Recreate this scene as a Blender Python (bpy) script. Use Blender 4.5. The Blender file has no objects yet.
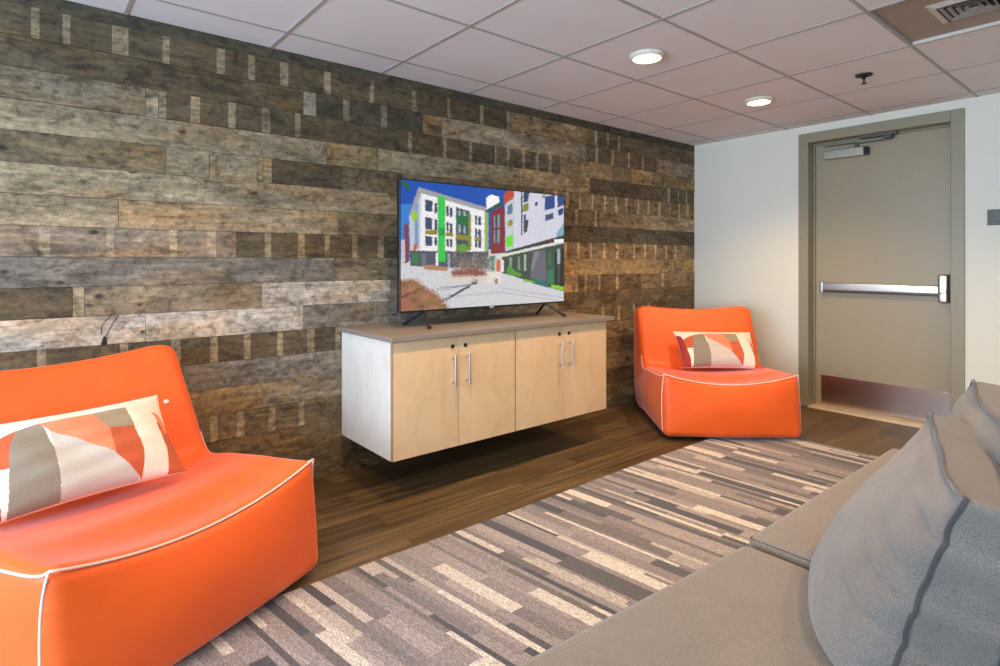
import bpy, math, random
from math import sin, cos, pi, sqrt, radians
from mathutils import Vector, Matrix

S = bpy.context.scene
COL = S.collection
random.seed(7)
H = 2.241            # ceiling height
YW = 2.973           # plank wall plane
XW = 4.808           # door wall plane

# ------------------------------------------------------------------ helpers
def lin(c):
    return tuple(((v/255)/12.92 if v/255 <= .04045 else ((v/255+.055)/1.055)**2.4) for v in c[:3])

class MB:
    """collects faces; build() links them as ONE mesh object"""
    def __init__(s): s.v=[]; s.f=[]; s.c=[]; s.m=[]; s.sd=[]
    def add(s, vs, fs, col=(1,1,1), mi=0, seed=0., xf=None):
        o=len(s.v)
        for p in vs:
            p=Vector(p); s.v.append(xf@p if xf else p)
        for f in fs:
            s.f.append([i+o for i in f]); s.c.append(col); s.m.append(mi); s.sd.append(seed)
        return s
    def box(s, x0,x1,y0,y1,z0,z1, **k):
        vs=[(x,y,z) for z in (z0,z1) for y in (y0,y1) for x in (x0,x1)]
        return s.add(vs,[(0,2,3,1),(4,5,7,6),(0,1,5,4),(2,6,7,3),(0,4,6,2),(1,3,7,5)],**k)
    def rbox(s, cx,cy,cz, a,b,c, r, n=1, fn=None, **k):
        vs,fs=rbox(a,b,c,r,n,n,n); 
        vs=[(x+cx,y+cy,z+cz) for x,y,z in vs]
        if fn: vs=[fn(*p) for p in vs]
        return s.add(vs,fs,**k)
    def tube(s, pts, r, n=8, **k):
        vs,fs=tube(pts,r,n); return s.add(vs,fs,**k)
    def lathe(s, prof, n=32, xf=None, **k):
        vs=[];fs=[]
        for rr,z in prof:
            for i in range(n):
                a=2*pi*i/n; vs.append((rr*cos(a),rr*sin(a),z))
        for j in range(len(prof)-1):
            for i in range(n):
                i2=(i+1)%n; fs.append((j*n+i,j*n+i2,(j+1)*n+i2,(j+1)*n+i))
        fs.append([i for i in range(n)][::-1]); fs.append([(len(prof)-1)*n+i for i in range(n)])
        return s.add(vs,fs,xf=xf,**k)
    def build(s, name, mat, parent=None, smooth=False, loc=None, rotz=0, colors=False, angle=None):
        me=bpy.data.meshes.new(name); me.from_pydata([tuple(p) for p in s.v],[],s.f)
        mats=mat if isinstance(mat,(list,tuple)) else [mat]
        for m in mats: me.materials.append(m)
        me.polygons.foreach_set('material_index', s.m)
        if colors:
            buf=[];sb=[]
            for f,c,sd in zip(s.f,s.c,s.sd):
                for _ in f: buf+= [c[0],c[1],c[2],c[3] if len(c)>3 else 1.]; sb.append(sd)
            me.color_attributes.new('tint','FLOAT_COLOR','CORNER').data.foreach_set('color',buf)
            me.attributes.new('seed','FLOAT','CORNER').data.foreach_set('value',sb)
        me.update()
        if smooth: me.polygons.foreach_set('use_smooth',[True]*len(me.polygons))
        if angle: 
            me.polygons.foreach_set('use_smooth',[True]*len(me.polygons)); me.set_sharp_from_angle(angle=radians(angle))
        o=bpy.data.objects.new(name,me); COL.objects.link(o)
        if parent: o.parent=parent
        if loc: o.location=loc
        o.rotation_euler[2]=rotz
        return o

def axis_vals(a,r,n,k=4):
    e=[a-r+r*math.tan(i/k*pi/4) for i in range(1,k+1)]
    mid=[-(a-r)+2*(a-r)*i/n for i in range(n+1)]
    return [-v for v in e[::-1]]+mid+e
def rbox(a,b,c,r,na,nb,nc,k=4):
    """rounded box surface of half sizes a,b,c as quads"""
    X,Yv,Zv=axis_vals(a,r,na,k),axis_vals(b,r,nb,k),axis_vals(c,r,nc,k)
    idx={};vs=[];fs=[]
    def P(i,j,l):
        if (i,j,l) in idx: return idx[i,j,l]
        p=Vector((X[i],Yv[j],Zv[l])); q=Vector((max(-a+r,min(a-r,p.x)),max(-b+r,min(b-r,p.y)),max(-c+r,min(c-r,p.z))))
        d=p-q
        if d.length>1e-9: p=q+d.normalized()*r
        idx[i,j,l]=len(vs); vs.append(tuple(p)); return idx[i,j,l]
    I,J,L=len(X)-1,len(Yv)-1,len(Zv)-1
    for i in range(I):
        for j in range(J):
            fs.append((P(i,j,0),P(i,j+1,0),P(i+1,j+1,0),P(i+1,j,0))); fs.append((P(i,j,L),P(i+1,j,L),P(i+1,j+1,L),P(i,j+1,L)))
    for i in range(I):
        for l in range(L):
            fs.append((P(i,0,l),P(i+1,0,l),P(i+1,0,l+1),P(i,0,l+1))); fs.append((P(i,J,l),P(i,J,l+1),P(i+1,J,l+1),P(i+1,J,l)))
    for j in range(J):
        for l in range(L):
            fs.append((P(0,j,l),P(0,j,l+1),P(0,j+1,l+1),P(0,j+1,l))); fs.append((P(I,j,l),P(I,j+1,l),P(I,j+1,l+1),P(I,j,l+1)))
    return vs,fs
def tube(pts,r,n=8):
    pts=[Vector(p) for p in pts]; vs=[];fs=[]; N=len(pts)
    t0=(pts[1]-pts[0]).normalized(); u=t0.orthogonal().normalized()
    for i,p in enumerate(pts):
        t=(pts[min(i+1,N-1)]-pts[max(i-1,0)]).normalized()
        u=(u-t*u.dot(t)).normalized(); w=t.cross(u)
        for j in range(n):
            a=2*pi*j/n; vs.append(p+u*(r*cos(a))+w*(r*sin(a)))
    for i in range(N-1):
        for j in range(n):
            j2=(j+1)%n; fs.append((i*n+j,i*n+j2,(i+1)*n+j2,(i+1)*n+j))
    fs.append(list(range(n))[::-1]); fs.append([(N-1)*n+j for j in range(n)])
    return vs,fs
def tag(o,label=None,cat=None,group=None,kind=None):
    if label: o['label']=label
    if cat: o['category']=cat
    if group: o['group']=group
    if kind: o['kind']=kind
    return o
def empty(name,loc,rotz=0):
    o=bpy.data.objects.new(name,None); o.empty_display_size=.05; COL.objects.link(o); o.location=loc; o.rotation_euler[2]=rotz; return o

# ------------------------------------------------------------------ materials
class NT:
    def __init__(s,name):
        s.m=bpy.data.materials.new(name); s.m.use_nodes=True; s.t=s.m.node_tree; s.t.nodes.clear()
        s.out=s.n('ShaderNodeOutputMaterial'); s.b=s.n('ShaderNodeBsdfPrincipled'); s.l(s.b.outputs[0],s.out.inputs[0])
    def n(s,typ,**k):
        x=s.t.nodes.new(typ)
        for a,v in k.items(): setattr(x,a,v)
        return x
    def l(s,a,b): s.t.links.new(a,b)
    def put(s,sock,v):
        if hasattr(v,'is_output'): s.l(v,sock)
        else: sock.default_value=v
    def coord(s,kind='Object'): return s.n('ShaderNodeTexCoord').outputs[kind]
    def mapping(s,vec,scale=(1,1,1),loc=(0,0,0),rot=(0,0,0)):
        x=s.n('ShaderNodeMapping'); s.l(vec,x.inputs[0]); x.inputs['Scale'].default_value=scale; x.inputs['Location'].default_value=loc; x.inputs['Rotation'].default_value=rot; return x.outputs[0]
    def noise(s,vec,scale=5,detail=4,rough=.55,dist=0):
        x=s.n('ShaderNodeTexNoise'); s.l(vec,x.inputs['Vector']); x.inputs['Scale'].default_value=scale; x.inputs['Detail'].default_value=detail; x.inputs['Roughness'].default_value=rough; x.inputs['Distortion'].default_value=dist; return x.outputs[0]
    def ramp(s,fac,stops,interp='LINEAR'):
        x=s.n('ShaderNodeValToRGB'); s.l(fac,x.inputs[0]); e=x.color_ramp; e.interpolation=interp
        while len(e.elements)<len(stops): e.elements.new(.5)
        for el,(p,c) in zip(e.elements,stops):
            el.position=p; el.color=(c,c,c,1) if isinstance(c,(int,float)) else (*c,1)
        return x.outputs[0]
    def mix(s,fac,a,b,blend='MIX'):
        x=s.n('ShaderNodeMix',data_type='RGBA',blend_type=blend)
        s.put(x.inputs[0],fac)
        for sk,v in ((x.inputs[6],a),(x.inputs[7],b)):
            if isinstance(v,tuple): v=(*v,1) if len(v)==3 else v
            s.put(sk,v)
        return x.outputs[2]
    def math(s,op,a,b=0.):
        x=s.n('ShaderNodeMath',operation=op); s.put(x.inputs[0],a); s.put(x.inputs[1],b); return x.outputs[0]
    def attr(s,name,out='Color'):
        x=s.n('ShaderNodeAttribute',attribute_name=name); return x.outputs[out]
    def comb(s,x,y,z):
        c=s.n('ShaderNodeCombineXYZ'); s.put(c.inputs[0],x); s.put(c.inputs[1],y); s.put(c.inputs[2],z); return c.outputs[0]
    def sep(s,v):
        c=s.n('ShaderNodeSeparateXYZ'); s.l(v,c.inputs[0]); return c.outputs
    def bump(s,h,strength=.2,dist=.01):
        x=s.n('ShaderNodeBump'); x.inputs['Strength'].default_value=strength; x.inputs['Distance'].default_value=dist; s.l(h,x.inputs['Height']); s.l(x.outputs[0],s.b.inputs['Normal'])
    def set(s,color=None,rough=None,metal=None,**k):
        if color is not None: s.put(s.b.inputs['Base Color'], (*color,1) if isinstance(color,tuple) and len(color)==3 else color)
        if rough is not None: s.put(s.b.inputs['Roughness'],rough)
        if metal is not None: s.b.inputs['Metallic'].default_value=metal
        for a,v in k.items(): s.put(s.b.inputs[a],v)
        return s.m

def plain(name,c,rough=.5,metal=0.,var=.06,scale=40,bump=0.,**k):
    t=NT(name); co=t.coord(); nz=t.noise(co,scale,3)
    lo=tuple(max(0,x*(1-var)) for x in c); hi=tuple(min(1,x*(1+var)) for x in c)
    if bump: t.bump(nz,bump,.003)
    return t.set(t.ramp(nz,[(.3,lo),(.7,hi)]),rough,metal,**k)

def m_planks():
    t=NT('reclaimed_barn_wood'); co=t.coord(); x,y,z=t.sep(co); sd=t.attr('seed','Fac'); tint=t.attr('tint')
    xx=t.math('ADD',x,t.math('MULTIPLY',sd,17.3)); zz=t.math('ADD',z,t.math('MULTIPLY',sd,5.1))
    band=t.attr('tint','Alpha')
    V=lambda sx,sz,dy=0.: t.comb(t.math('MULTIPLY',xx,sx),dy,t.math('MULTIPLY',zz,sz))
    fine=t.noise(V(7.,60.),1,6,.7); patch=t.noise(V(2.8,10.),1,8,.72,.8); grit=t.noise(V(26.,34.),1,6,.76); blot=t.noise(V(6.,9.,4.),1,7,.7,1.2)
    bn=t.noise(V(22.,26.,2.),1,4,.7)
    bf=t.math('MULTIPLY',t.math('SUBTRACT',1.,band),t.ramp(bn,[(.30,.15),(.55,.95)]))
    tint=t.mix(bf,tint,t.mix(1.,t.mix(1.,tint,(.75,.75,.75),'MULTIPLY'),(.215,.172,.108),'ADD'))
    g=t.ramp(fine,[(.3,.62),(.5,1.),(.72,1.35)])
    p=t.ramp(patch,[(.26,.34),(.42,.80),(.54,1.08),(.74,1.75)])
    gg=t.ramp(grit,[(.32,.22),(.46,.92),(.70,1.6)])
    c=t.mix(1.,tint,g,'MULTIPLY'); c=t.mix(1.,c,p,'MULTIPLY'); c=t.mix(.9,c,gg,'MULTIPLY')
    c=t.mix(t.ramp(blot,[(.50,0.),(.62,.80)]),c,t.mix(1.,c,(.40,.36,.30),'MULTIPLY'))
    pale=t.noise(V(2.2,7.,9.),1,5,.62,.7)
    c=t.mix(t.ramp(pale,[(.54,0.),(.74,.5)]),c,t.mix(1.,c,(.10,.09,.068),'ADD'))
    # warm stain blotches
    st=t.noise(t.comb(t.math('MULTIPLY',xx,1.7),3.,t.math('MULTIPLY',zz,5.)),1,4,.5)
    c=t.mix(t.ramp(st,[(.5,0.),(.70,.6)]),c,t.mix(1.,c,(1.35,.95,.52),'MULTIPLY'))
    # nail holes and small knots
    vo=t.n('ShaderNodeTexVoronoi'); t.l(t.comb(t.math('MULTIPLY',xx,6.),0.,t.math('MULTIPLY',zz,11.)),vo.inputs['Vector']); vo.inputs['Scale'].default_value=1.; vo.inputs['Randomness'].default_value=1.
    k=t.ramp(vo.outputs['Distance'],[(.07,.95),(.15,0.)])
    c=t.mix(t.math('MULTIPLY',k,t.ramp(blot,[(.4,.3),(.55,1.)])),c,(.025,.018,.012))
    t.bump(t.math('ADD',t.math('MULTIPLY',fine,.6),grit),.35,.004)
    return t.set(c,.82)

def m_floor():
    t=NT('dark_wood_plank_flooring'); co=t.coord()
    br=t.n('ShaderNodeTexBrick'); t.l(co,br.inputs['Vector']); br.offset=.37; br.inputs['Scale'].default_value=1.
    br.inputs['Brick Width'].default_value=1.22; br.inputs['Row Height'].default_value=.15; br.inputs['Mortar Size'].default_value=.0012; br.inputs['Bias'].default_value=0.
    br.inputs['Color1'].default_value=(0,0,0,1); br.inputs['Color2'].default_value=(1,1,1,1); br.inputs['Mortar'].default_value=(.3,.3,.3,1)
    x,y,z=t.sep(co); b=t.n('ShaderNodeSeparateColor'); t.l(br.outputs[0],b.inputs[0]); r=b.outputs[0]
    v=t.comb(t.math('ADD',t.math('MULTIPLY',x,1.5),t.math('MULTIPLY',r,9.)),t.math('MULTIPLY',y,34.),0.)
    gr=t.noise(v,1,6,.6,.5)
    base=t.ramp(r,[(0.,(.070,.044,.021)),(.5,(.098,.064,.030)),(1.,(.128,.085,.041))])
    c=t.mix(1.,base,t.ramp(gr,[(.27,.42),(.5,1.),(.73,1.75)]),'MULTIPLY')
    c=t.mix(t.math('MULTIPLY',br.outputs['Fac'],.8),c,(.02,.012,.007))
    t.bump(gr,.08,.003)
    return t.set(c,t.ramp(gr,[(.3,.36),(.7,.5)]),**{'Specular IOR Level':.4})

def m_rug():
    t=NT('woven_wool_rug'); co=t.coord(); tint=t.attr('tint')
    n1=t.noise(co,170,2,.6); n2=t.noise(t.mapping(co,(190,38,1)),1,3,.6)
    c=t.mix(1.,tint,t.ramp(n1,[(.3,.55),(.5,1.),(.7,1.45)]),'MULTIPLY'); c=t.mix(.6,c,t.ramp(n2,[(.32,.5),(.5,1.),(.68,1.6)]),'MULTIPLY')
    t.bump(n1,.6,.004)
    return t.set(c,.95,**{'Sheen Weight':.2})

def m_fabric(name,c,scale=260,var=.22,sheen=.25,wr=0.):
    t=NT(name); co=t.coord()
    n1=t.noise(co,scale,2,.6); n2=t.noise(co,9,4,.6)
    a=tuple(x*(1-var) for x in c); b=tuple(min(1,x*(1+var)) for x in c)
    col=t.mix(1.,t.ramp(n1,[(.32,a),(.68,b)]),t.ramp(n2,[(.3,.92),(.7,1.07)]),'MULTIPLY')
    h=n1
    if wr:
        h=t.math('ADD',t.math('MULTIPLY',n1,.25),t.math('MULTIPLY',t.noise(t.mapping(co,(4,4,13)),1,2,.5,1.2),wr))
        t.bump(h,.35,.02)
    else: t.bump(h,.25,.002)
    return t.set(col,.9,**{'Sheen Weight':sheen,'Sheen Roughness':.5})

def m_orange():
    t=NT('orange_upholstery'); co=t.coord()
    n1=t.noise(co,420,2,.5); n2=t.noise(t.mapping(co,(5,5,7)),1,3,.5,.6)
    t.bump(t.math('ADD',t.math('MULTIPLY',n1,.06),t.math('MULTIPLY',n2,1.)),.25,.015)
    col=t.ramp(n2,[(.3,(.80,.100,.006)),(.7,(.85,.114,.007))])
    return t.set(col,.5,**{'Specular IOR Level':.5,'Sheen Weight':.25,'Sheen Roughness':.4})

def m_birch(name,c):
    t=NT(name); co=t.coord()
    a=t.noise(t.mapping(co,(6,6,3.2)),1,5,.6,1.5); b=t.noise(t.mapping(co,(40,40,3)),1,3,.5)
    col=t.mix(1.,c,t.ramp(a,[(.3,(.92,.90,.86)),(.5,(1,1,1)),(.7,(1.05,1.06,1.07))]),'MULTIPLY')
    col=t.mix(.18,col,t.ramp(b,[(.3,.9),(.7,1.08)]),'MULTIPLY')
    return t.set(col,.42)

def m_tint(name,rough=.8,scale=300,amount=.12):
    t=NT(name); co=t.coord(); n1=t.noise(co,scale,2,.6)
    t.bump(n1,.2,.002)
    return t.set(t.mix(1.,t.attr('tint'),t.ramp(n1,[(.3,1-amount),(.7,1+amount)]),'MULTIPLY'),rough,**{'Sheen Weight':.15})

def m_screen():
    t=NT('lit_screen_picture'); tint=t.attr('tint'); co=t.coord()
    n1=t.noise(co,75,5,.75)
    c=t.mix(.6,tint,t.ramp(n1,[(.3,.45),(.48,1.),(.72,1.25)]),'MULTIPLY')
    t.l(c,t.b.inputs['Emission Color']); t.b.inputs['Emission Strength'].default_value=.98
    return t.set((.012,.012,.014),.22)

def m_tile():
    t=NT('ceiling_tile_board'); co=t.coord()
    n1=t.noise(co,90,3,.7); n2=t.noise(co,2.,3)
    t.bump(n1,.25,.003)
    return t.set(t.mix(1.,t.ramp(n1,[(.3,(.735,.72,.715)),(.7,(.79,.775,.77))]),t.ramp(n2,[(.3,.97),(.7,1.03)]),'MULTIPLY'),.95)

def m_emit(name,c,st):
    t=NT(name); n=t.noise(t.coord(),30,2)
    t.l(t.ramp(n,[(.3,tuple(x*.97 for x in c)),(.7,c)]),t.b.inputs['Emission Color']); t.b.inputs['Emission Strength'].default_value=st
    return t.set((.9,.88,.84),.4)

M=dict(
 planks=m_planks(), floor=m_floor(), rug=m_rug(), orange=m_orange(), tile=m_tile(),
 grid=plain('ceiling_grid_paint',(.40,.38,.36),.6),
 wall=plain('painted_drywall',(.80,.79,.68),.75,var=.02,scale=120,bump=.06),
 door=plain('taupe_door_paint',(.37,.315,.21),.36,var=.03,scale=60,bump=.03),
 frame=plain('taupe_frame_paint',(.30,.27,.18),.38,var=.03,scale=60,bump=.03),
 steel=plain('brushed_steel',(.62,.60,.57),.3,1.,var=.05,scale=80),
 kick=plain('kick_plate_steel',(.52,.43,.38),.26,1.,var=.05,scale=60),
 dark=plain('dark_bronze_metal',(.03,.026,.024),.4,.6),
 black=plain('black_plastic',(.012,.012,.013),.35),
 blackcloth=plain('black_base_fabric',(.012,.012,.013),.9),
 silver=plain('satin_silver_paint',(.42,.42,.34),.4,.3), arm=plain('grey_closer_arm',(.11,.105,.09),.45,.3),
 alum=plain('threshold_aluminium',(.72,.62,.48),.4,.4),
 base=plain('brown_rubber_base',(.10,.075,.05),.6),
 birch=m_birch('birch_veneer',(.70,.49,.285)), birch_daylit=m_birch('daylit_birch_veneer',(.72,.68,.61)),  # second birch is the same wood with cool window daylight in its colour
 edge=plain('darker_edge_band',(.33,.22,.13),.5),
 laminate=plain('grey_laminate',(.235,.20,.165),.4,var=.10,scale=90),
 sofa=m_fabric('grey_sofa_weave',(.165,.138,.110)), cush=m_fabric('grey_cushion_linen',(.128,.112,.097),scale=420,var=.34,wr=.8), pipe=m_fabric('charcoal_piping',(.035,.033,.033)),
 stitch=plain('white_piping',(.80,.60,.52),.7,var=.1,scale=400),
 pillow=m_tint('printed_pillow_cotton'), screen=m_screen(),
 white=plain('white_trim_plastic',(.74,.68,.56),.5), lens=m_emit('lit_lamp_lens',(1.,.90,.74),9.),
 ventm=plain('taupe_metal_panel',(.34,.27,.215),.5,var=.03), ventw=plain('pale_register_enamel',(.60,.55,.49),.45), slot=plain('dark_duct',(.02,.016,.013),.9),
 sign=plain('grey_sign_plate',(.085,.088,.078),.45,.3,var=.25,scale=160), signd=plain('dark_sign_relief',(.22,.23,.21),.5),
 plaster=plain('plain_wall_paint',(.62,.60,.56),.8), winframe=plain('window_frame_white',(.7,.7,.7),.5),
)

# ------------------------------------------------------------------ the setting
fx0,fx1,fy0,fy1=-2.3,XW,-1.9,YW
MB().box(fx0,5.2,fy0,fy1,-.05,0).build('floor',M['floor'])['kind']='structure'

# reclaimed plank wall : rows from the ceiling down, as [end x, tone] runs; bands are the pale batten marks left on the boards
TONE=dict(d=(.096,.070,.036),k=(.066,.058,.035),m=(.168,.120,.062),g=(.200,.157,.100),l=(.275,.212,.128),w=(.36,.325,.27),t=(.26,.183,.087),p=(.235,.178,.122),b=(.27,.225,.16),s=(.168,.147,.118),W=(.31,.238,.142))
X0,X1=-2.6,XW
def bands(xs,tone,wd,bt): return xs,tone,wd,bt
ROWS=[
 [(X1,'k')],
 [(2.54,'d',[.02,.12,.29,.32,.48,.71,.85,1.01,1.24,1.50,1.78,2.03,2.29,2.52],'b'),(3.3,'m'),(X1,'d',[3.42,3.56,3.7],'m')],
 [(-.2,'m'),(1.11,'d'),(1.18,'b'),(1.84,'k',[1.35,1.58],'b'),(1.98,'m'),(3.30,'g'),(4.2,'d',[3.43,3.62,3.83,4.02],'g'),(X1,'g')],
 [(.40,'g'),(.45,'b'),(2.4,'d',[.46,.60,.76,.92,1.08,1.75,2.00,2.2],'g'),(3.02,'d',[2.40,2.52,2.66,2.79,2.92],'b'),(3.25,'m'),(3.62,'t'),(3.86,'m'),(4.15,'t'),(X1,'m')],
 [(1.24,'l'),(1.54,'t'),(1.63,'l'),(2.62,'l'),(3.35,'t'),(X1,'d',[4.4,4.55,4.68],'t')],
 [(.48,'m'),(.66,'l'),(.88,'l'),(.905,'t'),(.95,'l'),(1.32,'d'),(1.69,'m'),(2.9,'m'),(X1,'m',[2.98,3.10,3.24,3.38,3.53,3.67,3.80,3.96,4.10,4.26,4.42,4.56,4.7],'t')],
 [(1.72,'l'),(2.9,'g'),(3.46,'m',[3.0,3.2,3.42],'t'),(4.02,'m'),(X1,'l')],
 [(.30,'W'),(1.30,'W'),(2.4,'m'),(3.4,'d'),(X1,'k')],
 [(.78,'p',[.05,.27,.51,.67],'g'),(1.69,'d',[.93,1.10,1.24,1.40,1.56],'g'),(2.95,'d'),(3.75,'m',[3.08,3.22,3.36,3.52,3.68],'t'),(X1,'m',[3.9,4.05,4.2,4.36,4.5],'b')],
 [(1.28,'s'),(1.9,'g'),(3.0,'m'),(X1,'t')],
 [(.14,'d'),(.18,'l'),(.90,'g'),(1.62,'w'),(2.95,'g'),(3.22,'l'),(4.0,'d',[3.3,3.46,3.68],'b'),(X1,'m',[4.3],'b')],
 [(.40,'w'),(1.11,'w'),(1.85,'s'),(3.0,'g'),(X1,'d')],
 [(.3,'d',[.04],'w'),(1.35,'d',[.32,.52,.68,.83,.99,1.15,1.30],'w'),(3.2,'m'),(X1,'d',[3.5,3.7,3.9,4.1],'m')],
 [(.55,'m'),(1.35,'s'),(3.1,'g'),(X1,'m')],
 [(.9,'t'),(1.5,'g'),(3.0,'m'),(X1,'d')],
 [(1.3,'m',[.68,.80,.95,1.1],'g'),(2.7,'d'),(X1,'m')],
 [(.7,'d'),(1.9,'m'),(X1,'d')],
 [(1.2,'m'),(3.0,'d'),(X1,'m')],
 [(.9,'d'),(X1,'d')],
]
wb=MB(); zt=2.185+.1254
for r,row in enumerate(ROWS):
    z1=min(zt,H+.02); z0=max(zt-.1254,0.); zt-=.1254
    # left end gets a board joint of its own
    x=X0; segs=[]
    for seg in row:
        segs.append((x,seg[0],seg[1],seg[2] if len(seg)>2 else [],seg[3] if len(seg)>3 else 'g')); x=seg[0]
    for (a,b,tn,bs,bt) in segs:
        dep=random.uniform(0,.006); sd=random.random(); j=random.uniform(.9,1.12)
        j*=1+.5*max(0,min(1,(.5*(a+b)-1.6)/1.4)); base=tuple(v*j for v in TONE[tn])  # boards lighten towards the right, lamp glow worked into their tone
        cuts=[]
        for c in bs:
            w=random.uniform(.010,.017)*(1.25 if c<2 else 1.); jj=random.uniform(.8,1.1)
            cuts.append((max(a,c-w),min(b,c+w),tuple(v*(1+.8*max(0,min(1,(c-1.9)/1.2))) for v in base)+(0.,)))  # batten marks take on the same painted lamp glow to the right
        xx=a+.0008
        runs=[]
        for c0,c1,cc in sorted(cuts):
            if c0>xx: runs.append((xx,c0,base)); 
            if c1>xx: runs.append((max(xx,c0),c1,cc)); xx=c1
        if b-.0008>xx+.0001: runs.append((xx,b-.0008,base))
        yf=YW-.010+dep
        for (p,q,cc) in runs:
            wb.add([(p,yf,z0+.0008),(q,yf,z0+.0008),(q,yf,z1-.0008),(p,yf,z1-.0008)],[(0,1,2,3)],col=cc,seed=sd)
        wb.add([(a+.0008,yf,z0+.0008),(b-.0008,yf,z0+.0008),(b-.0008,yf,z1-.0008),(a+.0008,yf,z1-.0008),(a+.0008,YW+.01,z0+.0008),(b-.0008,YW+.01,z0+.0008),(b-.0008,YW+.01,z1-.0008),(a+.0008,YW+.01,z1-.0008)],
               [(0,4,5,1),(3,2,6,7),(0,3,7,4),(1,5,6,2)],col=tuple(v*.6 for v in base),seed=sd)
# the forked crack and split knot beside the left chair
for pts in ([(.268,.925),(.240,.89),(.238,.85)],[(.30,.93),(.276,.89),(.256,.845)]):
    for (xa,za),(xb,zb) in zip(pts,pts[1:]):
        wb.add([(xa-.002,YW-.0112,za),(xa+.002,YW-.0112,za),(xb+.002,YW-.0112,zb),(xb-.002,YW-.0112,zb)],[(0,3,2,1)],col=(.06,.05,.05),seed=.3)
wb.add([(.246,YW-.0114,.842),(.255,YW-.0114,.842),(.260,YW-.0114,.808),(.236,YW-.0114,.805)],[(0,3,2,1)],col=(.015,.01,.01),seed=.3)
wb.box(X0,X1,YW+.011,YW+.12,0,H+.1,col=(.01,.008,.006))
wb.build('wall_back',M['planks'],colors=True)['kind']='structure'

# door wall with its opening
OY0,OY1,OZ=1.0,1.99,2.15
w=MB(); w.box(XW,XW+.16,fy0,OY0,0,H+.1); w.box(XW,XW+.16,OY1,YW+.12,0,H+.1); w.box(XW,XW+.16,OY0,OY1,OZ,H+.1)
w.build('wall_right',M['wall'])['kind']='structure'
b=MB(); b.box(XW-.009,XW,2.026,YW-.012,0,.102); b.box(XW-.006,XW,2.026,YW-.012,.102,.106); b.build('baseboard_right',M['base'])['kind']='structure'
b=MB(); b.box(XW-.009,XW,fy0,.96,0,.102); b.box(XW-.006,XW,fy0,.96,.102,.106); b.build('baseboard_front_right',M['base'])['kind']='structure'

# left wall with the window that lights the room, and the wall behind the camera
WY0,WY1,WZ0,WZ1=-1.6,2.75,.3,2.12
w=MB(); w.box(fx0-.15,fx0,fy0,WY0,0,H+.1); w.box(fx0-.15,fx0,WY1,YW+.12,0,H+.1); w.box(fx0-.15,fx0,WY0,WY1,0,WZ0); w.box(fx0-.15,fx0,WY0,WY1,WZ1,H+.1)
w.build('wall_left',M['plaster'])['kind']='structure'
w=MB()
for y in (WY0,WY0+1.24,WY1-1.24-.05,WY1-.05): w.box(fx0-.10,fx0-.03,y,y+.05,WZ0,WZ1)
w.box(fx0-.10,fx0-.03,WY0,WY1,WZ0,WZ0+.05); w.box(fx0-.10,fx0-.03,WY0,WY1,WZ1-.05,WZ1)
w.build('window_1',M['winframe'])['kind']='structure'
MB().box(fx0-.15,XW+.16,fy0-.15,fy0,0,H+.1).build('wall_front',M['plaster'])['kind']='structure'

# suspended ceiling: boards with reveal edges over a recessed grid
GX=[.943+.6165*k for k in range(-6,8)]; GY=[2.110+.6075*k for k in range(-7,3)]
c=MB(); g=.008; PX,PY=(2.7925,3.409),(.2875,.895)
xs=[fx0]+[v for v in GX if fx0<v<XW]+[XW]; ys=[fy0]+[v for v in GY if fy0<v<YW]+[YW]
for xa,xb in zip(xs,xs[1:]):
    for ya,yb in zip(ys,ys[1:]):
        if abs(xa-PX[0])<.01 and abs(ya-PY[0])<.01: continue
        c.add([(xa,ya,H+.003),(xb,ya,H+.003),(xb,yb,H+.003),(xa,yb,H+.003)],[(3,2,1,0)])
for v in xs[1:-1]: c.box(v-g,v+g,fy0,YW,H,H+.03,mi=1)
for v in ys[1:-1]: c.box(fx0,XW,v-g,v+g,H+.0004,H+.03,mi=1)
c.box(fx0,XW,fy0,YW,H+.03,H+.06,mi=1)
c.build('ceiling',[M['tile'],M['grid']])['kind']='structure'

# ------------------------------------------------------------------ door
DR=empty('door_1',(0,0,0)); DR['kind']='structure'; DR['label']='taupe painted metal exit door with push bar and kick plate'
IY0,IY1,IZ=1.037,1.949,2.108
f=MB()
def jamb(y0,y1,z0,z1): f.box(XW-.014,XW+.158,y0,y1,z0,z1)
jamb(.962,IY0,0,2.184); jamb(IY1,2.024,0,2.184); jamb(IY0,IY1,IZ,2.184)
f.box(XW+.085,XW+.108,IY0,IY0+.012,0,IZ-.014); f.box(XW+.085,XW+.108,IY1-.012,IY1,0,IZ-.014); f.box(XW+.085,XW+.108,IY0,IY1,IZ-.014,IZ)
fr=f.build('door_frame',M['frame'],DR)
bv=fr.modifiers.new('b','BEVEL'); bv.width=.004; bv.segments=2; bv.limit_method='ANGLE'
LX=XW+.112
d=MB(); d.box(LX,LX+.044,IY0+.003,IY1-.003,.014,IZ-.003); leaf=d.build('door_leaf',M['door'],DR)
k=MB(); k.rbox(LX-.0012,(1.052+1.900)/2,.138,.0012,(1.900-1.052)/2,.113,.001); k.build('kick_plate',M['kick'],leaf)
t=MB(); t.add([(XW-.02,IY0,0),(XW-.02,IY1,0),(XW+.005,IY0,.012),(XW+.005,IY1,.012),(XW+.15,IY0,.012),(XW+.15,IY1,.012)],[(0,2,3,1),(2,4,5,3)]); t.build('threshold',M['alum'],DR)
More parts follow.
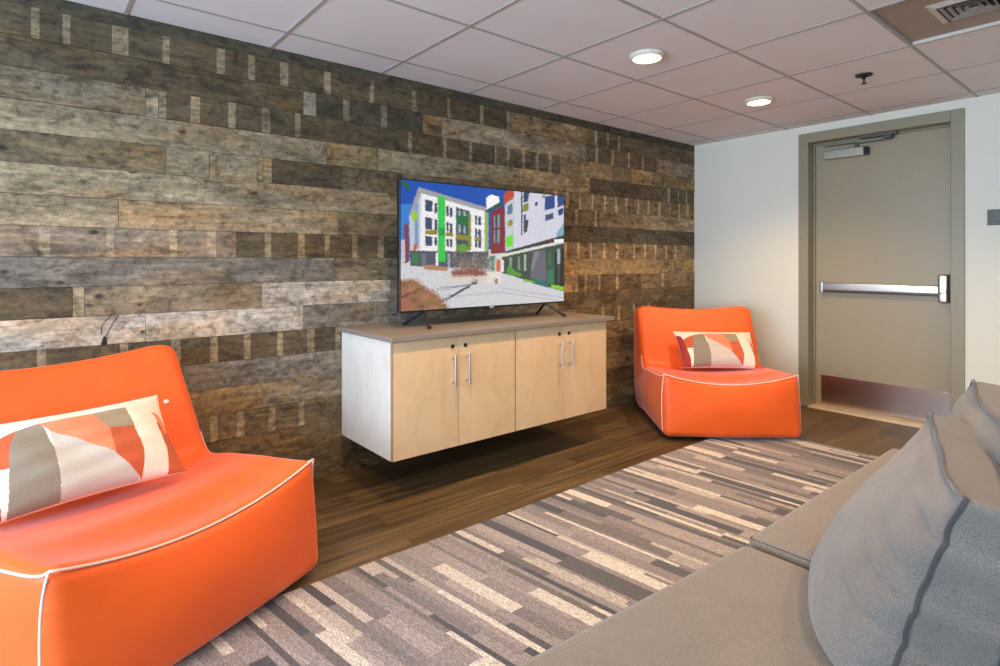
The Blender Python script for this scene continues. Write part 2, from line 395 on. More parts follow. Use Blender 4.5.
# push bar
pb=MB(); pb.rbox(LX-.036,1.49,.962,.017,.385,.030,.008); bar=pb.build('push_bar',M['steel'],DR,angle=40)
q=MB()
q.rbox(LX-.016,1.49,.952,.0155,.388,.036,.006); q.build('bar_housing',M['arm'],bar,angle=40)
q=MB(); q.rbox(LX-.034,1.093,.972,.034,.030,.100,.016,fn=lambda x,y,z:(x,y+(.0 if z<.972 else 0),z)); hs=q.build('latch_case',M['steel'],bar,angle=50)
q=MB(); q.rbox(LX-.020,1.058,.972,.020,.008,.096,.006); q.build('latch_edge',M['dark'],hs,angle=50)
q=MB(); q.rbox(LX-.060,1.093,.950,.010,.022,.016,.008); q.build('latch_button',M['steel'],hs,angle=50)
q=MB(); q.rbox(LX-.038,1.878,.956,.020,.012,.045,.006); q.build('end_cap',M['steel'],bar,angle=50)
# closer
q=MB(); q.rbox(LX-.030,1.722,2.000,.029,.142,.033,.007); cl=q.build('door_closer',M['silver'],DR,angle=40)
q=MB(); q.rbox(LX-.028,1.567,2.000,.026,.014,.030,.005); q.build('closer_end_cap',M['dark'],cl,angle=40)
q=MB()
q.tube([(LX-.028,1.635,2.03),(LX-.028,1.635,2.066)],.013,12)
q.box(LX-.036,LX-.022,1.40,1.640,2.060,2.069); q.box(LX-.040,LX-.018,1.64,1.86,2.070,2.077)
q.rbox(XW+.060,1.42,2.078,.030,.030,.010,.004); q.box(XW+.03,XW+.08,1.36,1.60,2.088,2.108)
q.build('closer_arm',M['arm'],cl)

# ------------------------------------------------------------------ rug
RG=[(.215,.188,.188),(.243,.213,.210),(.188,.164,.166),(.150,.131,.134),(.048,.045,.052),(.074,.066,.070),(.50,.465,.42),(.38,.345,.315),(.29,.255,.245),(.108,.093,.09)]
RWT=[16,14,12,9,10,10,12,8,8,9]
rb=MB(); RX0,RX1,RY0,RY1=-.45,3.86,-.75,2.0
def rp(x,y,z=.011): 
    kf=max(0.,min(1.,(3.6-x)/2.8))*.155
    return (x+kf*(RY1-y) if x>.0 else x+.155*(RY1-y)*max(0,1+x/.5), y+.004*sin(x*3), z)
rnd=random.Random(21); x=RX0
while x<RX1-.012:
    wdt=rnd.choice([.016,.02,.024,.028,.034,.04,.055]); xe=min(RX1,x+wdt)
    y=RY1; prev=None
    first=True
    while y>RY0:
        ln=rnd.uniform(.22,.66)*(rnd.uniform(.25,1) if first else 1); first=False
        ye=max(RY0,y-ln); ci=rnd.choices(range(len(RG)),RWT)[0]
        while ci==prev: ci=rnd.choices(range(len(RG)),RWT)[0]
        prev=ci; j=rnd.uniform(.92,1.08); cc=tuple(v*j for v in RG[ci])
        n=max(1,int((y-ye)/.15))
        for i in range(n):
            ya=y+(ye-y)*i/n; yb=y+(ye-y)*(i+1)/n
            rb.add([rp(x,yb),rp(xe,yb),rp(xe,ya),rp(x,ya)],[(0,1,2,3)],col=cc)
        y=ye
    x=xe
N=60; top=[];edge=[]
for a,bb,fn in ((RX0,RX1,lambda u:(RX0+(RX1-RX0)*u,RY1)),(RY1,RY0,lambda u:(RX1,RY1+(RY0-RY1)*u)),(0,1,lambda u:(RX0,RY0+(RY1-RY0)*u))):
    for i in range(N):
        p,q_=fn(i/N),fn((i+1)/N)
        A,B=rp(*p),rp(*q_)
        rb.add([A,B,(B[0],B[1],.001),(A[0],A[1],.001)],[(0,1,2,3)],col=(.20,.17,.16))
tag(rb.build('rug',M['rug'],colors=True),'long grey, cream and charcoal striped area rug on the dark wood floor','rug')

# ------------------------------------------------------------------ wall cabinets, countertop
CZ0,CZ1,CY=.215,.782,2.395
def cabinet(x0,x1,label):
    R=empty('wall_cabinet',((x0+x1)/2,YW-.012,CZ0)); tag(R,label,'cabinet','birch wall cabinets under the television')
    cx=(x0+x1)/2
    c=MB(); c.box(x0-cx+.0006,x1-cx-.0006,CY+.021-YW+.012,0,0,CZ1-CZ0); c.build('carcass',M['birch_daylit'],R)
    yl=CY-(YW-.012); w=x1-x0; hz=CZ1-CZ0
    for s in (-1,1):
        d=MB(); xa,xb=(-w/2+.002,-.0018) if s<0 else (.0018,w/2-.002)
        d.rbox((xa+xb)/2,yl+.0095,hz/2-.001,(xb-xa)/2,.0095,hz/2-.003,.0012); dr=d.build('door',M['birch'],R,angle=30)
        e=MB(); e.box(-w/2+.0015 if s<0 else w/2-.0035,-w/2+.0035 if s<0 else w/2-.0015,yl-.0006,yl+.018,.004,hz-.004); e.build('edge_band',M['edge'],dr)
        hx=s*.043
        h=MB(); za,zb=.320,.472
        h.tube([(hx,yl-.034,za-.004),(hx,yl-.034,zb+.004)],.0062,12); h.tube([(hx,yl,za+.014),(hx,yl-.034,za+.014)],.005,10); h.tube([(hx,yl,zb-.014),(hx,yl-.034,zb-.014)],.005,10)
        h.build('handle',M['steel'],dr,angle=40)
        l=MB(); l.lathe([(.0105,0),(.0105,.003),(.007,.005),(.006,.0035)],20,xf=Matrix.Translation((s*.040,yl,.515))@Matrix.Rotation(radians(90),4,'X')); lk=l.build('lock',M['dark'],dr,angle=40)
    return R
cabinet(1.320,2.087,'birch two-door wall cabinet left of the pair, near daylit side showing')
cabinet(2.087,2.863,'birch two-door wall cabinet right of the pair, nearer the small orange chair')
t=MB(); t.rbox((1.300+2.915)/2,(2.372+YW-.012)/2,.7945,(2.915-1.300)/2,(YW-.012-2.372)/2,.0125,.002)
tag(t.build('countertop',M['laminate'],angle=30),'grey laminate countertop lying across both birch wall cabinets','countertop')

# ------------------------------------------------------------------ television
TV=empty('television',(2.127,2.655,.807)); tag(TV,'flat screen television showing coloured apartment buildings, standing on the grey countertop','television')
def tvx(x): return x-2.109
ZB,ZT=.887,1.603
b=MB(); b.rbox(0,.018,(ZB+ZT)/2-.807,.620,.016,(ZT-ZB)/2,.004); b.rbox(0,.05,(ZB+ZT)/2-.807-.06,.50,.022,.24,.012); b.build('case',M['black'],TV,angle=40)
SX0,SX1,SZ0,SZ1=-.614,.614,.899-.807,1.595-.807
PICTURE=[(18,78,172,-23,1080,1067,1277,1067,492,-23,468),
(52,125,205,-23,813,128,829,128,392,-23,392),
(30,95,60,-4,985,26,985,46,952,43,921,26,926,16,957,-4,961),
(125,60,70,16,654,41,672,41,376,16,361),
(195,190,200,1,546,21,546,21,376,1,361),
(206,205,208,-23,346,209,376,501,305,1067,148,1067,-292,-23,-144),
(188,198,214,94,944,113,923,102,455,46,462,41,726),
(120,150,190,69,814,87,841,87,486,69,486),
(238,234,236,102,921,464,806,476,462,97,455),
(156,156,162,89,955,470,836,470,798,104,910,48,719,41,734),
(150,200,40,56,751,76,776,87,738,76,690,56,688),
(205,90,40,61,509,79,521,84,471,66,455),
(52,72,98,123,864,160,855,160,770,123,773),
(52,72,98,123,729,160,719,160,627,123,629),
(52,72,98,123,583,160,571,160,499,123,503),
(52,72,98,171,842,186,838,186,760,171,762),
(52,72,98,171,713,186,709,186,624,171,625),
(52,72,98,171,572,186,568,186,503,171,505),
(52,72,98,236,825,249,822,249,742,236,742),
(52,72,98,236,694,249,691,249,615,236,616),
(52,72,98,236,563,249,559,249,497,236,499),
(52,72,98,254,819,269,814,269,735,254,737),
(52,72,98,254,687,269,682,269,612,254,613),
(52,72,98,254,561,269,555,269,493,254,494),
(52,72,98,399,766,412,762,412,684,399,685),
(52,72,98,399,656,412,652,412,493,399,494),
(52,72,98,418,759,436,754,436,681,418,682),
(52,72,98,418,649,436,643,436,493,418,494),
(140,132,38,123,627,186,622,186,590,123,590),
(140,132,38,234,616,273,610,273,578,234,580),
(140,132,38,397,580,439,577,439,547,397,549),
(62,82,84,289,819,367,797,370,468,289,467),
(150,170,180,303,798,315,795,315,609,303,607),
(150,170,180,332,794,344,791,344,610,332,609),
(28,108,62,292,760,353,750,353,665,292,678),
(140,132,38,292,599,379,591,379,549,292,558),
(126,134,40,359,779,376,772,376,468,359,468),
(96,140,40,292,517,350,509,350,459,292,458),
(140,172,88,457,806,480,816,482,453,457,453),
(78,84,95,46,462,482,462,482,307,46,345),
(105,112,124,102,439,128,440,128,336,102,336),
(60,120,70,56,439,87,439,87,361,56,361),
(150,158,170,242,442,258,442,258,327,242,327),
(230,228,230,179,449,192,449,192,327,179,327),
(52,196,74,188,904,230,894,230,376,191,376),
(38,150,58,193,650,227,644,227,580,193,585),
(176,128,96,113,345,160,352,247,330,242,302,123,313),
(148,124,104,281,293,287,293,287,458,278,458),
(112,92,74,294,293,302,293,306,401,298,401),
(170,150,130,308,292,315,292,326,417,317,417),
(148,124,104,322,292,329,292,345,434,337,434),
(112,92,74,336,292,343,292,341,450,334,450),
(170,150,130,350,292,357,292,361,392,353,392),
(148,124,104,364,292,371,291,382,409,374,409),
(112,92,74,378,291,385,291,402,427,394,427),
(170,150,130,393,291,399,291,399,443,390,443),
(148,124,104,407,291,414,291,418,461,410,461),
(112,92,74,421,291,428,291,439,401,431,401),
(170,150,130,436,291,443,289,460,418,452,418),
(148,124,104,451,289,457,289,457,436,448,436),
(112,92,74,465,289,472,289,477,453,469,453),
(110,150,60,298,508,338,527,361,477,315,442),
(140,82,70,264,302,379,317,464,298,476,254,258,261),
(214,202,190,230,277,264,293,264,261,495,249,495,194,242,213),
(245,246,250,467,919,501,952,545,936,552,867,470,823),
(32,86,54,464,814,565,904,571,869,464,792),
(128,36,46,495,800,581,870,587,455,495,440),
(118,146,156,514,767,551,788,551,674,514,663),
(118,146,156,514,646,551,656,551,541,514,533),
(60,30,40,524,776,534,778,534,533,524,533),
(196,198,206,584,879,644,941,644,483,587,464),
(190,68,40,574,949,604,1007,647,1004,640,935,587,880),
(88,120,152,601,864,634,894,634,804,601,784),
(140,140,40,604,731,634,751,634,697,604,687),
(110,216,32,587,587,637,616,637,514,594,499),
(208,208,222,644,1039,1036,1046,1036,607,644,483),
(40,74,82,691,1010,702,1011,700,610,691,610),
(44,58,90,708,1007,750,1008,739,924,708,902),
(130,130,50,706,888,742,907,742,842,702,820),
(70,78,96,708,794,725,800,725,640,708,629),
(40,48,66,722,748,743,756,732,644,721,640),
(60,66,84,788,916,806,927,803,889,788,883),
(120,150,60,838,983,861,1004,861,976,838,954),
(38,68,132,857,976,931,1004,931,880,857,848),
(60,78,104,861,807,920,836,920,779,861,750),
(38,68,132,950,1007,1000,1008,1000,916,954,886),
(38,68,132,956,867,997,891,997,833,958,806),
(122,168,186,943,641,1004,751,1020,627,950,605),
(58,72,62,565,428,1036,578,1036,82,875,139,698,220,565,279),
(46,50,52,584,464,1036,643,1036,578,584,428),
(216,216,204,526,427,1036,593,1036,563,552,411),
(240,240,240,927,588,1004,591,1004,563,927,555),
(90,30,46,875,581,927,599,927,555,875,549),
(120,150,130,611,411,630,420,630,321,611,321),
(120,150,130,670,420,684,424,684,302,670,302),
(170,190,170,712,439,725,443,725,292,712,293),
(98,98,110,774,467,864,487,868,186,753,227),
(126,126,140,788,467,824,477,767,283,760,320),
(40,118,84,875,299,920,308,924,164,875,176),
(150,170,170,950,489,973,499,973,355,950,355),
(22,26,28,931,461,946,461,954,163,935,164),
(22,26,28,977,490,1004,500,1004,142,965,154),
(36,110,60,882,470,905,478,905,336,882,336),
(78,150,48,594,321,617,339,650,293,698,266,691,239,597,269),
(22,110,100,767,208,809,211,882,167,875,134,767,180),
(124,204,34,905,161,1012,132,1012,98,905,132),
(120,170,60,704,220,767,204,795,180,712,197),
(22,108,84,492,427,520,427,520,296,492,298),
(204,102,42,529,393,555,393,555,288,529,288),
(232,230,230,562,393,577,393,577,286,562,288),
(226,216,206,467,298,558,288,558,191,476,185),
(150,120,110,520,227,539,226,539,182,520,183),
(190,190,194,565,154,1012,35,1012,21,565,136),
(192,190,192,209,100,565,119,1012,-4,1012,-13,565,101,209,84),
(152,106,76,-18,230,61,251,123,185,181,126,225,50,253,-6,-18,-15),
(110,84,50,-4,207,16,225,36,210,26,191,1,192),
(182,118,92,31,167,51,185,71,169,61,150,36,151),
(128,104,60,71,157,92,175,113,158,102,139,76,141),
(170,92,84,11,114,31,131,51,116,41,97,16,98),
(110,84,50,51,79,71,97,92,82,81,62,56,65),
(182,118,92,102,100,123,117,144,101,133,82,108,84),
(128,104,60,133,50,155,67,176,51,166,31,138,34),
(170,92,84,1,45,21,62,41,47,31,26,6,29),
(110,84,50,81,31,102,47,123,31,113,12,87,15),
(182,118,92,149,16,171,34,192,18,181,-3,155,0),
(128,104,60,186,21,209,38,230,22,220,1,192,4),
(170,92,84,118,147,138,164,160,148,149,128,123,131),
(60,52,44,-9,116,51,142,123,161,51,126,1,100),
(74,80,94,403,214,409,197,230,57,214,67),
(140,146,156,166,160,379,194,385,180,176,147),
(40,34,36,394,227,409,226,409,188,394,189)]

def inside(px,py,q):
    r=False; n=len(q)//2; j=n-1
    for i in range(n):
        xi,yi,xj,yj=q[2*i],q[2*i+1],q[2*j],q[2*j+1]
        if (yi>py)!=(yj>py) and px<(xj-xi)*(py-yi)/(yj-yi)+xi: r=not r
        j=i
    return r
NU,NV=330,190
polys=[(lin(p[:3]),p[3:],min(p[3::2]),max(p[3::2]),min(p[4::2]),max(p[4::2])) for p in PICTURE]
s=MB(); cols=[]
for j in range(NV+1):
    for i in range(NU+1):
        s.v.append(Vector((SX0+(SX1-SX0)*i/NU,0,SZ0+(SZ1-SZ0)*j/NV)))
for j in range(NV):
    for i in range(NU):
        s.f.append([j*(NU+1)+i,j*(NU+1)+i+1,(j+1)*(NU+1)+i+1,(j+1)*(NU+1)+i])
        u,v=(i+.5)/NU*1000,(j+.5)/NV*1000; cc=(.6,.6,.62); jt=16 if (u<260 and v<290) or (270<u<520 and 200<v<420) else 3.5; u+=random.uniform(-jt,jt); v+=random.uniform(-jt,jt)
        for c_,q,xa,xb,ya,yb in reversed(polys):
            if xa<=u<=xb and ya<=v<=yb and inside(u,v,q): cc=c_; break
        s.c.append(cc); s.m.append(0); s.sd.append(0.)
sc=s.build('screen',M['screen'],TV,colors=True); sc.location=(0,.0012,0)
sc['label']='lit screen with a picture of white, green and red apartment blocks'
b=MB(); b.rbox(0,-.001,ZB-.807+.004,.016,.003,.006,.001); b.build('badge',M['silver'],TV)
for s_ in (-1,1):
    f=MB(); xh=s_*.47; zt_=ZB-.807+.002
    f.tube([(xh-s_*.01,.015,zt_),(xh+s_*.035,-.10,.012),(xh+s_*.038,-.118,.008)],.0085,10)
    f.tube([(xh-s_*.01,.025,zt_),(xh+s_*.035,.135,.012),(xh+s_*.038,.150,.008)],.0085,10)
    f.tube([(xh-s_*.03,.02,zt_),(xh+s_*.01,.02,zt_)],.011,10)
    ft=f.build('foot',M['black'],TV,angle=50)

# ------------------------------------------------------------------ orange lounge chairs
CW,CL,CV=.87,1.06,.41
TP=[(0,.430),(.22,.412),(.42,.395),(.575,.385),(.655,.52),(.735,.665),(.815,.805)]
BP=[(-.022,.012),(.28,.012),(.55,.014),(.83,.016),(.925,.26),(.94,.55),(.930,.775)]
def path(P,t):
    # Catmull-Rom through points
    n=len(P)-1; x=max(0,min(n-1e-6,t*n)); i=int(x); u=x-i
    p0,p1,p2,p3=P[max(0,i-1)],P[i],P[i+1],P[min(n,i+2)]
    return [.5*((2*b)+(-a+c)*u+(2*a-5*b+4*c-d)*u*u+(-a+3*b-3*c+d)*u**3) for a,b,c,d in zip(p0,p1,p2,p3)]
def chairmap(x,s,v):
    """x across, s along the seat and back (0..CL), v from underside (0) to top (CV)"""
    t=s/CL; T=path(TP,t); B=path(BP,t); k=v/CV
    y=B[0]+(T[0]-B[0])*k; z=B[1]+(T[1]-B[1])*k; e=2*x/CW
    crown=1-e*e
    sag=(.072*max(0,1-t/.18)**.8+.040*min(1,t/.10)) if t<.5 else .040
    sag*= 1 if t<.62 else max(.6,1-(t-.62)*1.2)
    if t<=.62:
        z-=sag*crown*k*k
    else:
        y+=sag*.7*crown*k*k; z-=.028*crown*max(0,(t-.75)/.25)
    y-=(.036*sin(pi*min(1,max(0,k)))+.02*(1-k))*crown*max(0,1-t/.2)           # full front panel
    bul=.026*sin(pi*min(1,max(0,k)))*min(1,t/.25)*(1-t*.6)
    xx=x*(1+bul*2/CW*2*abs(e)**2)
    xx+=.018*(1-k)*max(0,1-t/.5)*max(0,e)
    rho=.085; dd=CL-s
    if dd<rho: xx*= 1-(rho-sqrt(max(0,rho*rho-(rho-dd)**2)))/(CW/2)*.75
    xx*=1-.012*max(0,t-.55)/.45
    # gathers behind the front seam
    if t<.30 and k>.9: z+=.0035*sin(x*70+2*sin(s*20))*math.exp(-((s-.13)/.07)**2)*math.exp(-((x-.16)/.14)**2)
    return (xx,y,z)
def chair(name,loc,rz,label,button):
    R=empty(name,loc,rz); tag(R,label,'chair','orange lounge chairs along the plank wall')
    r=.045
    vs,fs=rbox(CW/2,CL/2,CV/2,r,26,34,10,5)
    vs=[chairmap(x,y+CL/2,z+CV/2) for x,y,z in vs]
    m=MB(); m.add(vs,fs); m.build('cushion_body',M['orange'],R,smooth=True)
    a=r*(1-.7071)*.62
    p=MB()
    def edge(pts): p.tube([chairmap(*q) for q in pts],.0036,8)
    x_=CW/2-.0075
    edge([(-x_+2*x_*i/40,a,CV-a) for i in range(41)])
    for sg in (-1,1):
        edge([(sg*(CW/2-.0025-(.005)*(i/20)**8),.033-(.033-a)*(i/20)**8,.03+(CV-a-.03)*i/20) for i in range(21)])
        edge([(sg*(CW/2-.0025-.005*(1-i/30)**16),a+(.60*CL-a)*i/30,CV-.033+(.033-a)*(1-i/30)**16) for i in range(31)])
    p.build('piping',M['stitch'],R,smooth=True)
    b=MB(); vs,fs=rbox(CW/2-.03,.41,.016,.01,4,4,1); b.add([(x,y+.49,z+.018) for x,y,z in vs],fs); b.build('base',M['blackcloth'],R)
    if button:
        q=MB(); T=Vector(chairmap(.325,.735*CL,CV)); q.lathe([(.002,.009),(.008,.008),(.011,.004),(.011,0)],16,xf=Matrix.Translation(T)@Matrix.Rotation(radians(60),4,'X')); q.build('button',M['white'],R,smooth=True)
    return R
LC=chair('lounge_chair',(.428,1.896,0),radians(24.5),'large orange lounge chair at left edge of photo, partly on the striped rug',True)
RC=chair('lounge_chair',(3.503,1.897,0),radians(-41.7),'orange lounge chair in the far corner between plank wall and door',False)
for o in (LC,RC): o.location.z=.010

# ------------------------------------------------------------------ lumbar pillows
CRM=lin((226,215,200)); RUST=lin((186,84,44)); COR=lin((236,128,92)); GRY=lin((132,122,108)); LGT=lin((186,180,172)); RED=lin((150,40,34)); TAU=lin((146,132,108))
PPAT=[(RED,[(-.1,.95),(-.1,-.1),(.12,-.1),(.09,.42),(.05,.80)]),
 (CRM,[(.08,.44),(.16,.42),(.12,.02)]),
 (RUST,[(.06,.68),(.23,.80),(.26,.66),(.17,.42),(.08,.44)]),
 (GRY,[(.23,.80),(.34,.84),(.365,.5),(.355,-.1),(.13,-.1),(.15,.30),(.18,.62)]),
 (LGT,[(.37,.74),(.64,.30),(.73,.04),(.72,-.1),(.355,-.1)]),
 (COR,[(.33,.83),(.58,.84),(.64,.60),(.63,.32),(.37,.70)]),
 (TAU,[(.58,.84),(.765,.84),(.775,.58),(.64,.60)]),
 (RUST,[(.64,.60),(.775,.58),(.785,.30),(.745,.0),(.63,.32)]),
 (RUST,[(.925,.60),(1.1,.5),(1.1,-.1),(.875,-.1),(.93,.28)]),
 (COR,[(.91,.74),(.945,.56),(.95,.44),(1.0,.50),(.95,.70)])]
PW,PH,PT=.58,.335,.135
PILLOW=[]
def pillow(loc,mat,label):
    if PILLOW:
        o=PILLOW[0].copy(); COL.objects.link(o); o.matrix_world=mat; return tag(o,label)
    m=MB(); NU,NV=280,160
    def P(u,v,sd):
        a,b=2*u-1,2*v-1
        ed=(1-a*a)*(1-b*b)
        x=PW/2*a*(1-.06*(1-b*b)*a*a) ; z=PH/2*b*(1-.10*(1-a*a)*b*b)
        th=PT/2*max(0,(1-abs(a)**2.6))**.55*max(0,(1-abs(b)**2.4))**.55
        wr=.004*sin(a*9+b*5)*ed+.003*sin(b*14-a*4)*ed
        return (x,sd*(th+wr*(th>.004)+.003),z)
    for sd in (-1,1):
        o=len(m.v)
        for j in range(NV+1):
            for i in range(NU+1): m.v.append(Vector(P(i/NU,j/NV,sd)))
        for j in range(NV):
            for i in range(NU):
                q=[o+j*(NU+1)+i,o+j*(NU+1)+i+1,o+(j+1)*(NU+1)+i+1,o+(j+1)*(NU+1)+i]
                m.f.append(q if sd<0 else q[::-1]); u,v=(i+.5)/NU,(j+.5)/NV
                cc=CRM
                if sd<0:
                    for c_,pl in PPAT:
                        if inside(u,v,[k for pt in pl for k in pt]): cc=c_
                m.c.append(cc); m.m.append(0); m.sd.append(0.)
    n=(NU+1)*(NV+1); rim=[j*(NU+1)*0+i for i in range(NU+1)]
    loop=[i for i in range(NU)]+[j*(NU+1)+NU for j in range(NV)]+[NV*(NU+1)+i for i in range(NU,0,-1)]+[j*(NU+1) for j in range(NV,0,-1)]
    for a,b in zip(loop,loop[1:]+loop[:1]):
        m.f.append([b,a,a+n,b+n]); m.c.append(CRM); m.m.append(0); m.sd.append(0.)
    o=m.build('lumbar_pillow',M['pillow'],smooth=True,colors=True)
    o.matrix_world=mat; PILLOW.append(o)
    return tag(o,label,'pillow','geometric lumbar pillows on the orange chairs')
def place(cent,rz,lean,roll=0.):
    return Matrix.Translation(cent)@Matrix.Rotation(rz,4,'Z')@Matrix.Rotation(-lean,4,'X')@Matrix.Rotation(roll,4,'Y')
def in_chair(C,x,y,z):
    return Matrix.Translation(C.location)@Matrix.Rotation(C.rotation_euler[2],4,'Z')@Vector((x,y,z))
pillow('l',place(in_chair(LC,-.095,.520,.522),LC.rotation_euler[2]-radians(10),radians(44),radians(0)),'rust, grey and cream geometric lumbar pillow on the large orange chair at left')
pillow('r',place(in_chair(RC,.085,.52,.500),RC.rotation_euler[2]+radians(2),radians(46),radians(1)),'rust, grey and cream geometric lumbar pillow on the orange chair in the far corner')

# ------------------------------------------------------------------ sofa
SF=empty('sofa',(1.5,.3,0)); tag(SF,'grey fabric sofa in two seat sections over the near edge of the rug','sofa')
def sfobj(mb,name,mat,**k):
    o=mb.build(name,mat,SF,**k); o.location=(-1.5,-.3,0); return o
def seat(x0,x1,y0,yf,z1,skew):
    def fn(x,y,z): 
        yy=y+skew*(x1-x)*max(0,(y-y0)/(yf-y0))
        u=(x-x0)/(x1-x0)*2-1; v=(y-y0)/(yf-y0)*2-1
        return (x,yy,z+(.012*(1-u*u)*(1-v*v) if z>z1-.05 else 0))
    m=MB(); vs,fs=rbox((x1-x0)/2,(yf-y0)/2,.09,.028,16,12,3); vs=[fn(x+(x0+x1)/2,y+(y0+yf)/2,z+z1-.09) for x,y,z in vs]
    m.add(vs,fs); c=sfobj(m,'seat_cushion',M['sofa'],smooth=True)
    p=MB(); i=.009
    loop=[(x0+i+(x1-x0-2*i)*k/20,yf-i) for k in range(21)]
    p.tube([fn(x,y,z1-i) for x,y in loop],.0018,8)
    for xe in (x0+i,x1-i): p.tube([fn(xe,y0+i+(yf-y0-2*i)*k/12,z1-i) for k in range(13)],.0018,8)
    pp=p.build('seat_piping',M['pipe'],c,smooth=True)
    b=MB(); b.rbox((x0+x1)/2,(y0+yf)/2-.02,(z1-.18)/2+.03,(x1-x0)/2-.012,(yf-y0)/2-.03,(z1-.18)/2-.03,.015,4,fn=lambda x,y,z:fn(x,y,z)); sfobj(b,'seat_base',M['sofa'],smooth=True)
    return c
seat(.22,1.552,.02,.803,.378,.06)
seat(1.572,2.80,.02,.808,.386,0.)
b=MB(); b.rbox(1.51,-.11,.345,1.29,.115,.315,.05,8); sfobj(b,'backrest',M['sofa'],smooth=True)
for x,y in ((.34,-.1),(2.70,-.1),(.34,.68),(2.70,.68)):
    l=MB(); l.lathe([(.018,.011),(.024,.06)],16); o=l.build('leg',M['black'],SF); o.location=(x-1.5,y-.3,0)

def back_cushion(label,ctop,ang,lean,w,h,t,bulge,seedv,skew=0.):
    """ctop: world point in the middle of the front top seam"""
    def fn(x,y,z):   # x along, y thickness (+ = front), z up 0..h
        e=2*x/w; k=max(0.,min(1.,z/h)); g=max(0,1-e*e)**.4*(.185*(1-k)**1.2+.045*abs(sin(pi*k))**.8)/.20*(1+skew*e)*min(1,(1.002-k)*9); f=(y+t/2)/t
        yy=y+bulge*g*max(0,f) - .03*max(0,1-e*e)*sin(pi*max(0,min(1,k)))*(1-f)
        pinch=.012*sin(k*23+seedv)*(abs(e)**6)
        zz=z-.018*max(0,1-e*e)*k**4+.010*(abs(e)**5)*k+.006*sin(x*16+seedv)*k**6
        fold=-.007*max(0,f)*sum(math.exp(-((k-kc-.10*(e+1))/.022)**2)*math.exp(-((e+.80)/.30)**2) for kc in (.30,.47,.60,.78))
        fold-=.005*max(0,f)*sum(math.exp(-((k-kc+.08*(1-e))/.02)**2)*math.exp(-((e-.85)/.2)**2) for kc in (.55,.8))
        wob=fold+.0022*sin(x*31+seedv*2)*sin(k*17)*(.4+abs(e))
        xx=x*(1-.02*sin(k*pi)+.30*max(0,1-e*e)**.4*(1-k)**1.5*max(0,f)*(bulge>.17))+pinch*.5
        return (xx,yy+wob,zz)
    Mx=Matrix.Translation(ctop)@Matrix.Rotation(ang,4,'Z')@Matrix.Rotation(lean,4,'X')@Matrix.Translation((0,-t/2,-h))
    m=MB(); vs,fs=rbox(w/2,t/2,h/2,.018,70,8,70,4); m.add([fn(x,y,z+h/2) for x,y,z in vs],fs)
    o=m.build('sofa_cushion',M['cush'],smooth=True); o.matrix_world=Mx
    tag(o,label,'cushion','loose back cushions on the sofa')
    i=.004; r=.0048
    for yy in (t/2-i,-t/2+i):
        p=MB(); x_=w/2-i; pts=[(-x_,yy,i+(h-2*i)*k/24) for k in range(25)]+[(-x_+2*x_*k/30,yy,h-i) for k in range(1,31)]+[(x_,yy,h-i-(h-2*i)*k/24) for k in range(1,25)]
        p.tube([fn(*q) for q in pts],r,8)
        p.build('piping',M['pipe'],o,smooth=True)
    return o
back_cushion('big grey sofa cushion with dark piping, nearest in the right foreground',(1.530,.346,.758),radians(17),radians(11),.685,.388,.105,.20,.4)
back_cushion('grey sofa cushion behind the nearest one, its top corner below the wall sign',(1.83,.312,.800),radians(18),radians(8),.72,.42,.11,.135,1.9,.8)

# ------------------------------------------------------------------ ceiling fixtures, sign
def downlight(x,y,label):
    R=empty('ceiling_light',(x,y,H)); tag(R,label,'ceiling light','round ceiling lights')
    a=MB(); a.lathe([(.090,0),(.090,-.008),(.080,-.020),(.072,-.022),(.070,-.012),(.070,-.002)],40); a.build('trim_ring',M['white'],R,angle=40)
    a=MB(); a.lathe([(.068,-.004),(.068,-.016),(.050,-.021),(.0,-.022)],40); a.build('lens',M['lens'],R,smooth=True)
    L=bpy.data.lights.new('recessed_lamp','SPOT'); L.energy=LAMP_W; L.color=LAMP_C; L.spot_size=radians(128); L.spot_blend=.75; L.shadow_soft_size=.06
    o=bpy.data.objects.new('recessed_lamp',L); COL.objects.link(o); o.parent=R; o.location=(0,0,-.03)
LAMP_W,LAMP_C=118,(1.,.64,.32)
downlight(2.490,1.812,'lit round ceiling light nearer the camera, above the television')
downlight(3.760,1.840,'lit round ceiling light farther off, toward the door wall')
# register in its metal lay-in panel
VR=empty('air_register',(3.10,.591,H+.014)); tag(VR,'square air supply register in a taupe metal ceiling panel','air vent')
v=MB(); hx,hy=.299,.294
v.box(-hx,hx,-hy,hy,.0,.005); v.build('panel',M['ventm'],VR)
v=MB(); v.box(hx-.006,hx,-hy,hy,-.016,0); v.build('lit_bar_strip',M['ventw'],VR)  # pale strip added where daylight catches the side of the grid bar
v=MB(); q=.137
for a in range(4):
    X_=Matrix.Rotation(a*pi/2,4,'Z')
    v.add([(-q,-q,-.002),(q,-q,-.002),(q-.03,-q+.03,-.012),(-q+.03,-q+.03,-.012),(-q,-q,.0),(q,-q,.0)],[(0,3,2,1),(4,0,1,5)],xf=X_)
v.build('register_frame',M['ventw'],VR)
v=MB(); v.box(-.107,.107,-.107,.107,-.003,-.0005); v.build('duct_opening',M['slot'],VR)
for bank in range(4):
    X_=Matrix.Rotation(bank*pi/2,4,'Z')
    for k in range(4):
        y=-.100+.024*k; L_=.100-.023*k
        v=MB(); v.add([(-L_,y,-.013),(L_,y,-.013),(L_,y+.007,-.0095),(-L_,y+.007,-.0095),(L_,y+.012,-.004),(-L_,y+.012,-.004)],[(0,1,2,3),(3,2,4,5),(3,2,1,0),(5,4,2,3)],xf=X_); v.build('louver',M['ventw'],VR)
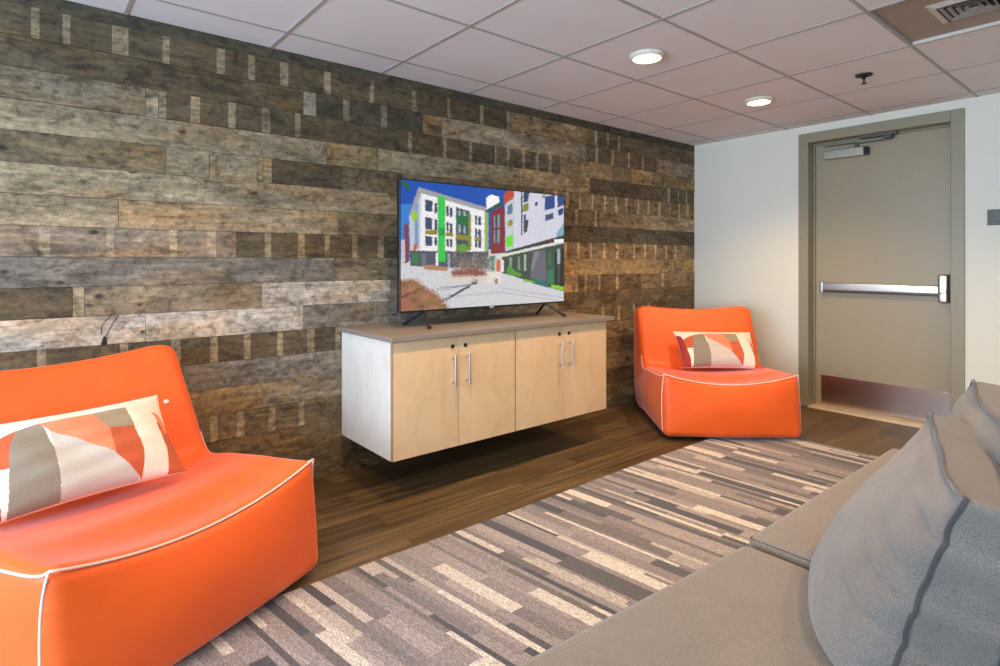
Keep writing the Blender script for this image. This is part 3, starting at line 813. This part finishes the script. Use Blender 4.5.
# sprinkler
SP=empty('sprinkler_head',(3.727,1.208,H)); tag(SP,'dark pendent fire sprinkler head on the white ceiling tiles','sprinkler')
a=MB(); a.lathe([(.045,0),(.043,-.006),(.018,-.012),(.017,-.004)],28); a.build('escutcheon',M['dark'],SP,angle=40)
a=MB(); a.lathe([(.010,0),(.010,-.022),(.006,-.026)],16)
for s_ in (-1,1): a.tube([(s_*.009,0,-.018),(s_*.014,0,-.030),(s_*.010,0,-.042),(0,0,-.048)],.0028,8)
a.build('frame',M['dark'],SP)
a=MB(); a.lathe([(.004,-.046),(.016,-.049),(.016,-.051),(.004,-.053)],18); a.build('deflector',M['dark'],SP)
# wall plaque, cut by the right edge of the picture
SG=empty('wall_sign',(XW,.765,1.447)); tag(SG,'small dark grey plaque on the white wall right of the door','sign')
a=MB(); a.rbox(-.006,0,0,.006,.080,.050,.003); a.build('plate',M['sign'],SG)
a=MB()
for (y,z,hy_,hz_) in ((.030,.004,.004,.022),(.016,.004,.004,.022),(.023,.006,.010,.004),(-.004,.004,.004,.022),(-.020,.004,.004,.022),(-.012,.022,.011,.004)): a.box(-.0135,-.011,y-hy_,y+hy_,z-hz_,z+hz_)
a.build('raised_marks',M['signd'],SG)

# ------------------------------------------------------------------ light
def area(name,loc,rot,sx,sy,e,c):
    L=bpy.data.lights.new(name,'AREA'); L.shape='RECTANGLE'; L.size=sx; L.size_y=sy; L.energy=e; L.color=c
    o=bpy.data.objects.new(name,L); COL.objects.link(o); o.location=loc; o.rotation_euler=rot; return o
area('window_daylight',(fx0-.2,.57,1.21),(0,radians(-90),0),1.8,4.3,310,(.58,.78,1.))
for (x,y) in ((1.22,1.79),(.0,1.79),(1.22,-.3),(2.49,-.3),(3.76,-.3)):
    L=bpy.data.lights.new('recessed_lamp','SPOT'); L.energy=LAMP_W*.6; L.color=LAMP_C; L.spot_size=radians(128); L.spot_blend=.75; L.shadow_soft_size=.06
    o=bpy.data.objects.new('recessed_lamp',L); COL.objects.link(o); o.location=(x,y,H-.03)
W=bpy.data.worlds.new('world'); S.world=W; W.use_nodes=True
bg=W.node_tree.nodes['Background']; sk=W.node_tree.nodes.new('ShaderNodeTexSky'); sk.sky_type='HOSEK_WILKIE' if False else 'NISHITA'; sk.sun_disc=False; sk.sun_elevation=radians(35)
W.node_tree.links.new(sk.outputs[0],bg.inputs[0]); bg.inputs[1].default_value=.25

# ------------------------------------------------------------------ camera
cam=bpy.data.cameras.new('camera'); co=bpy.data.objects.new('camera',cam); COL.objects.link(co)
cam.sensor_width=36; cam.lens=36*570.98/1000; cam.shift_y=-(333-260.9)/1000; cam.clip_start=.02
co.location=(0,0,1.1652); co.rotation_euler=(radians(90),0,radians(50.4706-90))
S.camera=co
S.view_settings.view_transform='Standard'; S.view_settings.look='None'; S.view_settings.gamma=1; S.view_settings.use_curve_mapping=False
S.view_settings.exposure=0.
